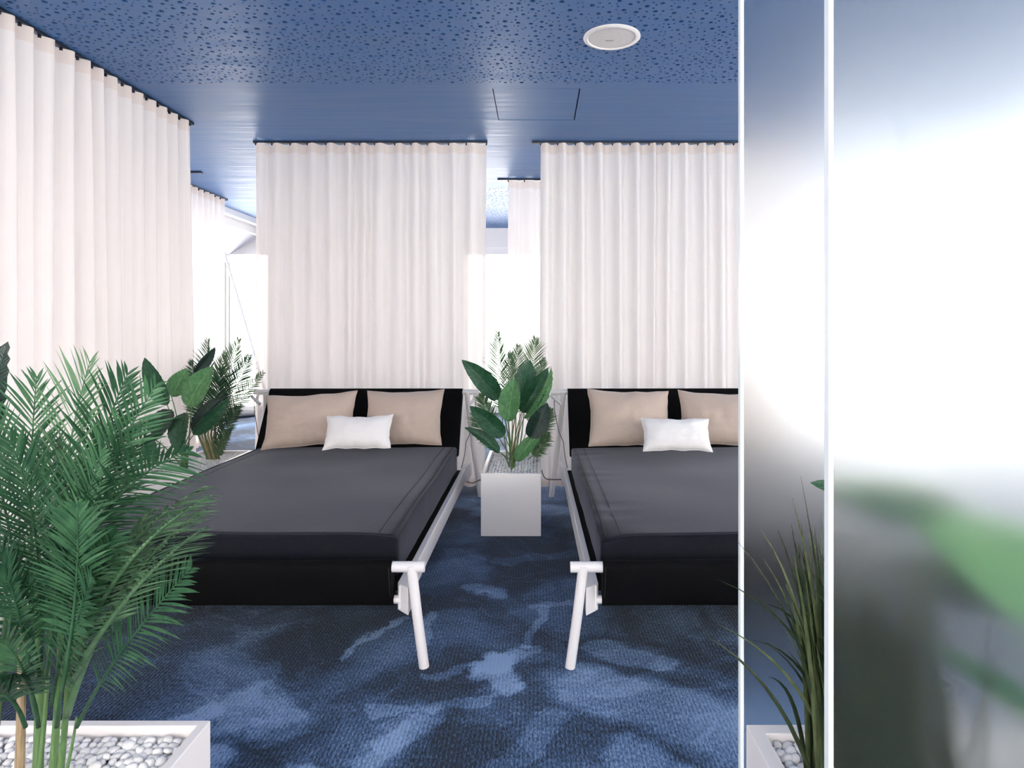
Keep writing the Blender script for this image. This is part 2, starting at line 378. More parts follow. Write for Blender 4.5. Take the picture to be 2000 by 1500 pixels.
def window(name, label, p0, p1, z0, z1, step, depth=0.09):
    """glazed wall: sill, head, mullions and one pane per bay"""
    p0, p1 = Vector(p0), Vector(p1); u = p1 - p0; ln = u.length; ang = math.atan2(u.y, u.x)
    r = empty(name, (p0.x, p0.y, 0), ang); tag(r, label, None, None, 'structure')
    m = MB(); m.box(0, ln, -depth/2, depth/2, z0 - 0.1, z0); m.build('sill', M['frame_white'], r)
    m = MB(); m.box(0, ln, -depth/2, depth/2, z1, z1 + 0.1); m.build('head', M['frame_white'], r)
    n = max(1, round(ln / step)); s = ln / n
    for k in range(n + 1):
        m = MB(); m.box(k*s - .03, k*s + .03, -depth/2, depth/2, z0, z1); m.build('mullion', M['frame_white'], r)
    for k in range(n):
        m = MB(); m.box(k*s + .03, (k+1)*s - .03, -.004, .004, z0, z1); m.build('pane', M['pane'], r)
    return r
window('window_1', 'glazed side wall with white mullions behind the long curtain', (XL, YN), (XL, YB), 0.10, ZC - 0.52, 1.7)
window('window_2', 'glazed far wall with white mullions behind the beds', (XL, YB), (XR, YB), 0.10, 2.42, 1.75)
mb = MB(); mb.box(XL, XR, YB - .06, YB + .06, 2.52, ZC); tag(mb.build('wall_far', M['frame_white']), 'white strip of wall above the far glazing', None, None, 'structure')
window('window_3', 'glazed side wall beyond the frosted panes', (XR, YB), (XR, YN), 0.75, ZC - 0.1, 1.75)
window('window_4', 'glazed wall facing the feet of the beds', (XR, YN), (XL, YN), 0.85, ZC - 0.1, 1.75)
for nm, (x0, x1, y0, y1, zt) in (('wall_right', (XR - .06, XR + .06, YN, YB, .65)), ('wall_near', (XL, XR, YN - .06, YN + .06, .75))):  # unseen parapets, added so daylight comes from higher and shade deepens under beds
    mb = MB(); mb.box(x0, x1, y0, y1, 0, zt); tag(mb.build(nm, M['frame_white']), 'low white parapet wall added under the glazing to cut low daylight, ' + nm.split('_')[1] + ' side', None, None, 'structure')
# slanted steel brace by the windows
mb = MB(); mb.tube([(-4.38, 9.0, 2.45), (-3.66, 9.0, 0.0)], 0.017, 12); tag(mb.build('steel_brace', M['frame_white'], smooth=True), 'slanted white steel brace standing by the window wall', 'brace')
mb = MB(); mb.tube([(-4.40, 9.55, 0.0), (-4.40, 9.55, 0.03), (-4.40, 9.55, 0.05)], [0.28, 0.29, 0.26], 28)
tag(mb.build('floor_cushion', M['black_pad'], smooth=True), 'flat round navy pad on the far carpet by the window', 'pad')

# ------------------------------------------------------------------ curtains
def curtain(name, label, a, b_, period, amp, top=2.800, bottom=0.012, seed=1, flare=0.0, grp='white sheer curtains', sub=14):
    rnd = random.Random(seed); a, b_ = Vector((*a, 0)), Vector((*b_, 0)); u = (b_ - a); ln = u.length; u.normalize(); nrm = Vector((u.y, -u.x, 0))
    r = empty(name, (a.x, a.y, 0)); tag(r, label, 'curtain', grp)
    nf = max(1, round(ln / period)); cols = nf * sub + 1
    wd = [rnd.uniform(0.82, 1.18) for _ in range(nf)]; tot = sum(wd); am = [rnd.uniform(0.75, 1.15) for _ in range(nf + 1)]
    ph = [rnd.uniform(0, 6) for _ in range(4)]
    xs = []; ys = []
    acc = 0
    for k in range(nf):
        for j in range(sub):
            f = j / sub; xs.append((acc + wd[k] * f) / tot * ln)
            w = math.sin(2 * math.pi * f); w = math.copysign(abs(w) ** 0.8, w)
            ys.append(amp * (am[k] * (1 - f) + am[k + 1] * f) * w)
        acc += wd[k]
    xs.append(ln); ys.append(0.0)
    def row(z):
        q = (top - z) / (top - bottom); out = []
        for i in range(cols):
            x = xs[i]; y = ys[i]
            y2 = y * (1.0 + 0.18 * q * math.sin(3.1 * x + ph[0])) + 0.012 * q * math.sin(9.0 * x + ph[1]) + 0.010 * q * math.sin(23 * x + ph[2] + 2 * q) + 0.0055 * min(1, q * 6) * math.sin(88 * x + ph[1] + 1.5 * math.sin(4 * x))
            x2 = x + 0.014 * q * math.sin(7 * x + ph[3]) + 0.010 * math.sin(2 * math.pi * i / sub) + flare * q * (x / ln) ** 3
            p = u * x2 + nrm * y2; out.append((p.x, p.y, z))
        return out
    def sheet(nm, zs, m, off=0):
        mm = MB()
        for z in zs: mm.v += row(z)
        for j in range(len(zs) - 1):
            for i in range(cols - 1): mm.f.append((j*cols + i, j*cols + i + 1, (j+1)*cols + i + 1, (j+1)*cols + i))
        me = bpy.data.meshes.new(nm); me.from_pydata(mm.v, [], mm.f); me.materials.append(m)
        me.polygons.foreach_set('use_smooth', [True] * len(me.polygons)); return link(bpy.data.objects.new(nm, me), r)
    ht = 0.078
    sheet('fabric', [top - ht - (top - ht - bottom) * k / 14 for k in range(15)], M['sheer'])
    tp = sheet('header_tape', [top, top - ht / 2, top - ht], M['tape'])
    hem = sheet('hem', [bottom + 0.06, bottom + 0.03, bottom + 0.002], M['tape'])
    for v in hem.data.vertices: v.co += Vector((nrm.x, nrm.y, 0)) * 0.0015
    gl = MB(); gl.box(-.006, .006, -.006, .006, 0, ZC - 0.015 - top + 0.012); gm = gl.mesh('glider', M['track'])
    acc = 0
    for k in range(nf + 1):
        g = link(bpy.data.objects.new('glider', gm), tp); p = u * (acc / tot * ln); g.location = (p.x, p.y, top - 0.012)
        if k < nf: acc += wd[k]
    return r

def track(label, a, b_):
    a, b_ = Vector((*a, 0)), Vector((*b_, 0)); u = b_ - a; ln = u.length; ang = math.atan2(u.y, u.x)
    r = empty('curtain_track', (a.x, a.y, 0), ang); tag(r, label, 'curtain track', 'dark curtain tracks on the ceiling')
    m = MB(); m.box(0, ln, -.016, .016, ZC - .015, ZC - .0005); m.build('rail', M['track'], r)
    for x in (-.004, ln):
        m = MB(); m.box(x, x + .004, -.018, .018, ZC - .018, ZC - .0005); m.build('end_cap', M['track'], r)
    return r
YC = 5.29
curtain('sheer_curtain', 'wide white sheer curtain hanging behind the bed that has the cane palm at its foot', ((500-1050)/F_PX*YC, YC), ((950-1050)/F_PX*YC, YC), 0.145, 0.036, seed=3)
track('dark track holding the curtain behind the bed with the cane palm at its foot', ((497-1050)/F_PX*YC, YC), ((951-1050)/F_PX*YC, YC))
curtain('sheer_curtain', 'white sheer curtain hanging behind the bed that the frosted pane partly covers', ((1056-1050)/F_PX*YC, YC), (2.35, YC), 0.138, 0.042, seed=5)
track('dark track holding the curtain behind the bed that the frosted pane partly covers', ((1040-1050)/F_PX*YC, YC), (2.42, YC))
curtain('sheer_curtain', 'long white sheer curtain running alongside the bed and the leafy planter', (-2.545, 0.9), (-2.565, 4.78), 0.128, 0.040, seed=8, flare=0.10)
track('dark track holding the long curtain alongside the bed', (-2.545, 0.8), (-2.565, 4.80))
curtain('sheer_curtain', 'narrow white sheer curtain seen through the gap behind the middle planter', (-0.30, 6.62), (2.15, 6.62), 0.16, 0.035, seed=12)
track('dark track of the curtain seen through the gap behind the middle planter', (-0.405, 6.62), (2.2, 6.62))
curtain('sheer_curtain', 'pinkish white sheer curtain hanging beyond the end of the long curtain', (-3.66, 5.2), (-3.68, 7.62), 0.12, 0.04, seed=14)
track('dark track of the curtain hanging beyond the end of the long curtain', (-3.66, 5.1), (-3.68, 7.66))
curtain('sheer_curtain', 'white sheer curtain dimly seen through the curtain behind the bed at the cane palm', (-2.75, 6.62), (-0.78, 6.62), 0.15, 0.038, seed=15)
track('dark track dimly seen through the curtain behind the bed at the cane palm', (-2.8, 6.62), (-0.74, 6.62))
curtain('sheer_curtain', 'white sheer outer curtain added to dim the daylight behind the long curtain beside the cane palm', (-3.66, -0.4), (-3.66, 2.9), 0.15, 0.038, seed=16)  # both outer curtains added as a second layer to dim the long curtain
track('dark track of the outer curtain added to dim the daylight behind the long curtain', (-3.66, -0.5), (-3.66, 2.95))
curtain('sheer_curtain', 'white sheer outer curtain added to dim the daylight behind the long curtain beside the leafy planter', (-3.66, 3.25), (-3.66, 5.05), 0.15, 0.038, seed=17)
track('short dark empty track on the ceiling beyond the long curtain', (-3.9, 6.31), (-3.27, 6.31))

# ------------------------------------------------------------------ ceiling loudspeaker
sp = empty('ceiling_speaker', (0.388, 3.39, ZC)); tag(sp, 'round white loudspeaker set in the punched blue ceiling', 'speaker')
mb = MB(); n = 48
prof = [(0.148, 0.0), (0.149, -0.004), (0.142, -0.009), (0.128, -0.010), (0.124, -0.006), (0.124, 0.0)]
for (r_, z_) in prof: mb.v += [(r_ * math.cos(2*math.pi*k/n), r_ * math.sin(2*math.pi*k/n), z_) for k in range(n)]
for j in range(len(prof) - 1): mb.f += [(j*n+k, j*n+(k+1) % n, (j+1)*n+(k+1) % n, (j+1)*n+k) for k in range(n)]
mb.build('bezel', mat('speaker_white', (0.90, 0.88, 0.87), 0.4), sp, smooth=True)
gm = mat('speaker_grille', (0.70, 0.67, 0.665), 0.5); t, b = nt(gm)
tc = N(t, 'ShaderNodeTexCoord'); vr = N(t, 'ShaderNodeTexVoronoi', Scale=260.0); t.links.new(tc.outputs['Object'], vr.inputs['Vector'])
rr = ramp(t, vr.outputs['Distance'], [(0.2, (0.55, 0.53, 0.53)), (0.45, (0.78, 0.75, 0.745))]); t.links.new(rr.outputs['Color'], b.inputs['Base Color'])
mb = MB(); prof = [(0.124, -0.006), (0.09, -0.0075), (0.04, -0.0085), (0.0005, -0.009)]
for (r_, z_) in prof: mb.v += [(r_ * math.cos(2*math.pi*k/n), r_ * math.sin(2*math.pi*k/n), z_) for k in range(n)]
for j in range(len(prof) - 1): mb.f += [(j*n+k, j*n+(k+1) % n, (j+1)*n+(k+1) % n, (j+1)*n+k) for k in range(n)]
gr = mb.build('grille', gm, sp, smooth=True)
mb = MB(); mb.box(-0.032, 0.012, 0.018, 0.024, -0.0105, -0.0088); mb.build('badge', mat('badge_grey', (0.3, 0.3, 0.31), 0.4), gr)

# ------------------------------------------------------------------ daybeds
def daybed(label, x, y, rz, lamps, label_lamps):
    """origin: floor under the foot rod, centre line; +y towards the head"""
    r = empty('daybed', (x, y, 0), rz); tag(r, label, 'bed', 'white framed daybeds')
    HW = 0.755                                              # half width to the rails' outer faces
    W = M['white']
    for s in (-1, 1):
        m = MB(); m.box(*sorted((s*HW, s*(HW - .028))), 0.02, 2.36, 0.205, 0.298); m.build('side_rail', W, r, bevel=0.003)
        # mitred blocks that tie the rail to the legs
        for (ya, yb, nm) in ((-.02, .20, 1), (2.36, 2.12, -1)):
            m = MB(); pol = [(s*(HW - .034), ya + nm*.055), (s*(HW + .018), ya), (s*(HW + .018), ya + nm*.05), (s*(HW + .001), yb), (s*(HW - .034), yb)]
            m.prism(pol, 0.198, 0.303); m.build('rail_bracket', W, r, bevel=0.002)
        m = MB(); m.tube([(s*(HW + .027), -.005, .385), (s*(HW + .050), -.010, .2), (s*(HW + .079), -.018, 0.0)], .0195, 20)
        m.build('leg', W, r, smooth=True)
        m = MB(); m.tube([(s*(HW - .012), 2.30, .825), (s*(HW + .03), 2.38, .4), (s*(HW + .073), 2.49, 0.0)], .0195, 20)
        m.build('leg', W, r, smooth=True)
    m = MB(); m.tube([(-.832, 0, .378), (.832, 0, .378)], .0205, 20); m.build('foot_rod', W, r, smooth=True)
    m = MB(); m.tube([(-.76, .035, .238), (.76, .035, .238)], .016, 16); m.build('lower_rod', W, r, smooth=True)
    m = MB(); m.tube([(-.835, 2.31, .822), (.835, 2.31, .822)], .0195, 20); m.build('head_rod', W, r, smooth=True)
    m = MB(); m.box(-.725, .725, .06, 2.1, .262, .288); m.build('platform', M['black'], r)
    # cloth sling: over the foot rod, down and round the lower rod
    def sling(nm, prof, hw, mt, sag=0.006):
        m = MB(); nx = 24
        for i in range(nx + 1):
            xx = -hw + 2*hw*i/nx
            for (yy, zz) in prof: m.v.append((xx, yy + sag*noise.noise((xx*3, zz*9, 2)), zz))
        k = len(prof)
        for i in range(nx):
            for j in range(k): m.f.append((i*k + j, (i+1)*k + j, (i+1)*k + (j+1) % k, i*k + (j+1) % k))
        m.f.append(tuple(range(k))); m.f.append(tuple(nx*k + j for j in range(k - 1, -1, -1)))
        return m.build(nm, mt, r, smooth=True)
    prof = [(.026*math.cos(q), .378 + .026*math.sin(q)) for q in [math.radians(a) for a in range(-10, 191, 20)]]
    prof += [(-.022, .34), (-.012, .30), (.004, .26)] + [(.035 + .022*math.cos(q), .238 + .022*math.sin(q)) for q in [math.radians(a) for a in range(190, 371, 20)]]
    prof += [(.052, .27), (.040, .32)]
    sling('foot_sling', prof, .708, M['black'])
    for s in (-1, 1):                                       # double hem at each side of the sling
        m = MB(); m.tube([(s*.700, -.0275, .385), (s*.700, -.0235, .34), (s*.700, -.0135, .30), (s*.700, .003, .26)], .0022, 6); m.build('hem_stitch', M['piping'], r)
    # head cushion: leans back from the mattress to the head rod
    prof = [(2.02, .40), (2.27, .80), (2.285, .835), (2.31, .849), (2.335, .84), (2.338, .815), (2.325, .79), (2.08, .40)]
    sling('head_cushion', prof, .712, M['black'], 0.008)
    # reading lamps clipped under the head rod
    for s, lb in zip(lamps, label_lamps):
        lr = empty('reading_lamp', r.matrix_basis @ Vector((s*.80, 2.29, .80))); lr.rotation_euler = (0, 0, rz); tag(lr, lb, 'lamp', 'small white reading lamps on the head rods')
        m = MB(); m.tube([(0, .02, .003), (0, -.01, -.012), (s*-.005, -.02, -.03)], .008, 10); m.build('clip', M['chrome'], lr, smooth=True)
        m = MB(); m.tube([(s*.03, -.03, -.006), (s*-.035, -.045, -.062)], [.011, .012], 14); m.build('lamp_tube', M['chrome'], lr, smooth=True)
        m = MB(); m.tube(bez(Vector((s*.055, -.03, -.014)), Vector((s*.045, -.03, .006)), Vector((s*.02, -.03, -.002)), 6), .006, 8); m.build('lamp_neck', M['chrome'], lr, smooth=True)
        p = [Vector((s*.015, -.03, -.01)), Vector((s*.01, -.03, -.12)), Vector((s*-.02, -.05, -.26)), Vector((s*-.052, -.08, -.33)), Vector((s*-.06, -.10, -.42)), Vector((s*-.075, -.17, -.50))]
        pts = []
        for i in range(len(p) - 1): pts += [p[i].lerp(p[i+1], q/4) for q in range(4)]
        m = MB(); m.tube(pts + [p[-1]], .0028, 6); m.build('lamp_cord', M['cord'], lr, smooth=True)
    return r

bedA = daybed('white framed daybed with charcoal mattress standing alongside the long curtain', -1.268, 2.50, 0.0, (-1, 1),
              ('small white reading lamp on the head rod beside the leafy window planter', 'small white reading lamp clipped below the head rod beside the drooping broad leaves'))
bedB = daybed('white framed daybed with charcoal mattress partly covered by the frosted pane', 0.958, 2.505, 0.010, (-1,),
              ('small white reading lamp on the head rod of the daybed beside the frosted pane',))

def mattress(label, x, y, rz, slump):
    HWm, L0, L1, z0, z1 = 0.700, 0.115, 2.04, 0.290, 0.462
    r = empty('mattress', (x, y, 0), rz); tag(r, label, 'mattress', 'charcoal mattresses')
    bm = bmesh.new(); bmesh.ops.create_cube(bm, size=1)
    for v in bm.verts: v.co = Vector((v.co.x*2*HWm, L0 + (v.co.y + .5)*(L1 - L0), z0 + (v.co.z + .5)*(z1 - z0)))
    bmesh.ops.bevel(bm, geom=list(bm.edges), offset=0.013, segments=3, profile=0.5, affect='EDGES')
    for ax, n_ in ((0, 30), (1, 40)):
        for k in range(1, n_):
            if ax == 0: co, no = ((-HWm + 2*HWm*k/n_, 0, 0), (1, 0, 0))
            else: co, no = ((0, L0 + (L1 - L0)*k/n_, 0), (0, 1, 0))
            bmesh.ops.bisect_plane(bm, geom=bm.verts[:] + bm.edges[:] + bm.faces[:], plane_co=co, plane_no=no)
    for v in bm.verts:
        p = v.co; tz = (p.z - z0) / (z1 - z0)
        ex = 1 - min(1, (HWm - abs(p.x)) / 0.22); ey = 1 - min(1, (p.y - L0) / 0.25); ey = max(0, ey); ex = max(0, ex)
        p.z -= tz * (0.005*ex*ex + 0.002*ey*ey + slump*ex*ex*ey*ey*1.6)
        p.z += tz * 0.006 * noise.noise((p.x*2.2, p.y*2.2, 1.0))
        if slump > 0.012 and p.x < -.25:                   # gathers pulled in from the long edge
            p.z += tz * 0.006 * ex**0.5 * math.sin(p.y*42 + 3*noise.noise((p.x*3, p.y*4, 0))) * max(0, noise.noise((p.x*2, p.y*3, 5)) + .35)
        if abs(p.x) > HWm - .03: p.x += math.copysign(0.010*math.sin(math.pi*min(1, max(0, tz))), p.x) + 0.004*noise.noise((p.y*5, p.z*9, p.x))
    me = bpy.data.meshes.new('cover'); bm.to_mesh(me); bm.free(); me.materials.append(M['charcoal'])
    me.polygons.foreach_set('use_smooth', [True]*len(me.polygons)); link(bpy.data.objects.new('cover', me), r)
    def topz(xx, yy):
        ex = max(0, 1 - min(1, (HWm - abs(xx)) / 0.22)); ey = max(0, 1 - min(1, (yy - L0) / 0.25))
        return z1 - (0.005*ex*ex + 0.002*ey*ey + slump*ex*ex*ey*ey*1.6) + 0.006*noise.noise((xx*2.2, yy*2.2, 1.0))
    for s in (-1, 1):
        pts = [Vector((s*(HWm - .022), L0 + .03 + (L1 - L0 - .05)*k/24, 0)) for k in range(25)]
        for p in pts: p.z = topz(p.x, p.y) + 0.001
        m = MB(); m.tube(pts, 0.0032, 6); m.build('piping', M['piping'], r, smooth=True)
        pts = [Vector((s*(HWm - .085), L0 + .03 + (L1 - L0 - .05)*k/24, 0)) for k in range(25)]
        for p in pts: p.z = topz(p.x, p.y) + 0.0002
        m = MB(); m.tube(pts, 0.0012, 4); m.build('seam', M['piping'], r)
    pts = [Vector((-HWm + .03 + (2*HWm - .06)*k/24, L0 + .022, 0)) for k in range(25)]
    for p in pts: p.z = topz(p.x, p.y) + 0.0005
    m = MB(); m.tube(pts, 0.0028, 6); m.build('piping', M['piping'], r, smooth=True)
    return r
mattress('smooth charcoal mattress on the daybed alongside the long curtain', -1.268, 2.515, 0.0, 0.006)
mattress('creased charcoal mattress on the daybed partly covered by the frosted pane', 0.958, 2.515, 0.010, 0.016)

def pillow(name, label, grp, c, W, H, T, tilt, roll, yaw, m, seed):
    nx, ny = 30, 20; v = []; f = []
    for side in (1, -1):
        for j in range(ny + 1):
            for i in range(nx + 1):
                u, w = -1 + 2*i/nx, -1 + 2*j/ny
                x = u * W/2 * (1 - 0.075*(1 - w*w)) ; z = w * H/2 * (1 - 0.085*(1 - u*u))
                h = max(0.0, (1 - abs(u)**2.6) * (1 - abs(w)**2.4)) ** 0.55
                wr = 0.5*noise.noise((u*2.4 + seed, w*2.4, seed*3.1)) + 0.3*noise.noise((u*6 + seed, w*5, seed))
                crease = 0.35*math.sin(u*26 + 2*noise.noise((u*3, seed, 0))) * max(0, abs(w) - .62) * (1 - abs(u)**3)
                y = -side * (T/2 * h * (1 + 0.26*wr) + T*0.22*crease*h + 0.002)
                x += 0.006*noise.noise((w*3, seed, 7)); z += 0.010*noise.noise((u*2.5, seed, 4))
                v.append((x, y, z))
    n1 = (nx + 1)*(ny + 1)
    for s_ in (0, 1):
        for j in range(ny):
            for i in range(nx):
                q = (s_*n1 + j*(nx+1) + i, s_*n1 + j*(nx+1) + i + 1, s_*n1 + (j+1)*(nx+1) + i + 1, s_*n1 + (j+1)*(nx+1) + i)
                f.append(q if s_ == 0 else tuple(reversed(q)))
    rim = [i for i in range(nx + 1)] + [(j)*(nx+1) + nx for j in range(1, ny + 1)] + [ny*(nx+1) + i for i in range(nx - 1, -1, -1)] + [j*(nx+1) for j in range(ny - 1, 0, -1)]
    for k in range(len(rim)):
        a, b2 = rim[k], rim[(k+1) % len(rim)]; f.append((a, n1 + a, n1 + b2, b2))
    r = empty(name, c); r.rotation_euler = (tilt, roll, yaw); tag(r, label, 'pillow', grp)
    me = bpy.data.meshes.new('cover'); me.from_pydata(v, [], f); me.materials.append(m); me.polygons.foreach_set('use_smooth', [True]*len(me.polygons))
    link(bpy.data.objects.new('cover', me), r)
    pts = [Vector(v[a]) * 0.5 + Vector(v[n1 + a]) * 0.5 for a in rim[::2]]; pts.append(pts[0])
    mm = MB(); mm.tube(pts, 0.0028, 6, False); mm.build('edge_seam', m, r, smooth=True)
    return r
GB, GW = 'beige back pillows', 'small white pillows'
pillow('beige_pillow', 'beige pillow nearest the long curtain on the daybed, leaning outwards', GB, at(606, 820, 4.36), .61, .375, .17, math.radians(-24), math.radians(-3), math.radians(3), M['beige'], 1.3)
pillow('beige_pillow', 'beige pillow nearest the middle planter on the daybed alongside the long curtain', GB, at(788, 816, 4.38), .535, .385, .17, math.radians(-22), math.radians(-1.5), math.radians(-3), M['beige'], 2.7)
pillow('beige_pillow', 'beige pillow nearest the middle planter on the daybed behind the frosted pane', GB, at(1229, 817, 4.38), .56, .395, .17, math.radians(-22), math.radians(1.5), math.radians(2), M['beige'], 4.1)
pillow('beige_pillow', 'beige pillow partly covered by the edge of the frosted pane', GB, at(1410, 818, 4.38), .58, .375, .17, math.radians(-22), math.radians(2), math.radians(-2), M['beige'], 5.9)
pillow('white_pillow', 'small white pillow on the daybed alongside the long curtain', GW, at(700, 844, 4.12), .425, .225, .12, math.radians(-30), math.radians(-1), math.radians(1), M['white_fabric'], 7.2)
pillow('white_pillow', 'small white pillow on the daybed partly covered by the frosted pane', GW, at(1321, 849, 4.10), .435, .22, .12, math.radians(-30), math.radians(1), math.radians(0), M['white_fabric'], 8.8)

# floor cables at the head of the beds
def cable(label, pts):
    m = MB(); out = []
    for i in range(len(pts) - 2):
        p0, p1, p2 = [Vector(p) for p in pts[i:i+3]]
        a = p0 if i == 0 else (p0 + p1)/2; c = p2 if i == len(pts) - 3 else (p1 + p2)/2
        out += bez(a, p1, c, 6)[(0 if i == 0 else 1):]
    m.tube(out, .004, 6); tag(m.build('power_cable', M['cord'], smooth=True), label, 'cable', 'power cables beside the middle planter')
cable('thin dark cable looping from the daybed beside the long curtain to the middle planter', [at(903, 936, 4.86), at(918, 945, 4.92), at(931, 941, 4.93), at(940, 935, 4.93), at(948, 945, 4.93)])
cable('thin dark cable looping from the daybed beside the frosted pane to the middle planter', [at(1058, 918, 4.93), at(1061, 934, 4.93), at(1075, 937, 4.93), at(1100, 936, 4.88), at(1112, 937, 4.86)])

# ------------------------------------------------------------------ planters and pebbles
def planter(label, x0, x1, y0, y1, h=0.39, wall=0.022):
    r = empty('planter', ((x0+x1)/2, (y0+y1)/2, 0)); tag(r, label, 'planter', 'white rectangular planters')
    hx, hy = (x1-x0)/2, (y1-y0)/2; m = MB()
    o = [(-hx, -hy), (hx, -hy), (hx, hy), (-hx, hy)]; i_ = [(-hx+wall, -hy+wall), (hx-wall, -hy+wall), (hx-wall, hy-wall), (-hx+wall, hy-wall)]
    m.v = [(x, y, 0) for x, y in o] + [(x, y, h) for x, y in o] + [(x, y, h) for x, y in i_] + [(x, y, h - .12) for x, y in i_]
    m.f = [(3, 2, 1, 0)]
    for k in range(4):
        k2 = (k+1) % 4; m.f += [(k, k2, 4+k2, 4+k), (4+k, 4+k2, 8+k2, 8+k), (8+k, 8+k2, 12+k2, 12+k)]
    m.f.append((12, 13, 14, 15))
    m.build('box', M['white'], r, bevel=0.0025)
    m = MB(); m.box(-hx+wall+.001, hx-wall-.001, -hy+wall+.001, hy-wall-.001, h - .11, h - .045); m.build('fill', M['soil'], r)
    return r

def pebble_mesh(seed, sub):
    bm = bmesh.new(); bmesh.ops.create_icosphere(bm, subdivisions=sub, radius=1.0)
    sx, sy, sz = random.uniform(.9, 1.35), random.uniform(.8, 1.05), random.uniform(.6, .85)
    for v in bm.verts:
        q = 1 + .22*noise.noise(v.co*1.1 + Vector((seed*7.3, 0, 0)))
        v.co = Vector((v.co.x*sx*q, v.co.y*sy*q, v.co.z*sz*q))
    me = bpy.data.meshes.new('pebble'); bm.to_mesh(me); bm.free(); me.materials.append(M['pebble'])
    me.polygons.foreach_set('use_smooth', [True]*len(me.polygons)); return me
PEB = [pebble_mesh(k, 2) for k in range(6)]
PLO = [pebble_mesh(k + 20, 1) for k in range(4)]

def pebbles(x0, x1, y0, y1, z, size, label, grp, seen, sub_label):
    """seen(x, y) -> a pebble of its own; the others, out of sight, are one mass"""
    rnd = random.Random(5); m = MB(); step = size*1.62; cnt = 0
    for layer in range(2):
        y = y0 + size*(.8 + .6*layer)
        while y < y1 - size*.7:
            x = x0 + size*(.8 + .7*layer)
            while x < x1 - size*.7:
                px, py = x + rnd.uniform(-.3, .3)*size, y + rnd.uniform(-.3, .3)*size
                pz = z + (layer - 1)*size*.85 + rnd.uniform(-.25, .25)*size; s = size*rnd.uniform(.72, 1.12)
                e = (rnd.uniform(-.6, .6), rnd.uniform(-.6, .6), rnd.uniform(0, 6.28))
                if layer == 1 and seen is not None and seen(px, py):
                    o = link(bpy.data.objects.new('pebble', rnd.choice(PEB))); o.location = (px, py, pz); o.scale = (s, s, s); o.rotation_euler = e
                    tag(o, label, 'pebble', grp); cnt += 1
                else:
                    me = rnd.choice(PLO)
                    from mathutils import Euler
                    R = Matrix.Translation((px, py, pz)) @ Euler(e).to_matrix().to_4x4() @ Matrix.Scale(s, 4)
                    m.add([R @ v.co for v in me.vertices], [tuple(p.vertices) for p in me.polygons])
                x += step
            y += step*.92
    me = bpy.data.meshes.new('pebble_bed'); me.from_pydata(m.v, [], m.f); me.materials.append(M['pebble']); me.polygons.foreach_set('use_smooth', [True]*len(me.polygons))
    o = link(bpy.data.objects.new('pebble_bed', me)); tag(o, sub_label, 'pebbles', None, 'stuff')
    return cnt

def in_frame(x, y, z):
    return 0 < 1050 + x/y*F_PX < 2000 and 0 < 640 + (CAM_H - z)/y*F_PX < 1512
planter('long white planter at the foot of the daybed holding the tall cane palm', -1.52, -0.758, 1.12, 1.503)
planter('white planter between the two frosted panes holding the dark grass', 0.478, 1.24, 1.105, 1.487, wall=0.034)
planter('white planter standing between the two daybeds', -0.354, 0.0215, 4.04, 4.80)
planter('white planter against the long curtain beside the daybed', -2.487, -2.112, 4.05, 4.81)
zp = 0.370
c1 = pebbles(-1.497, -.781, 1.143, 1.480, zp, .0125, 'white pebble lying around the tall cane palm', 'pebbles around the cane palm', lambda x, y: in_frame(x, y, zp) and y > 1.355, 'bed of white pebbles under the tall cane palm')
c2 = pebbles(.513, 1.205, 1.140, 1.452, zp, .0145, 'white pebble lying around the dark grass between the frosted panes', 'pebbles around the dark grass', lambda x, y: in_frame(x, y, zp) and y > 1.34 and x < .70, 'bed of white pebbles around the dark grass')
pebbles(-.331, -.001, 4.063, 4.777, .362, .013, '', '', None, 'bed of white pebbles in the planter between the daybeds')
pebbles(-2.464, -2.135, 4.073, 4.787, .362, .013, '', '', None, 'bed of white pebbles in the planter against the long curtain')
print('pebbles', c1, c2)

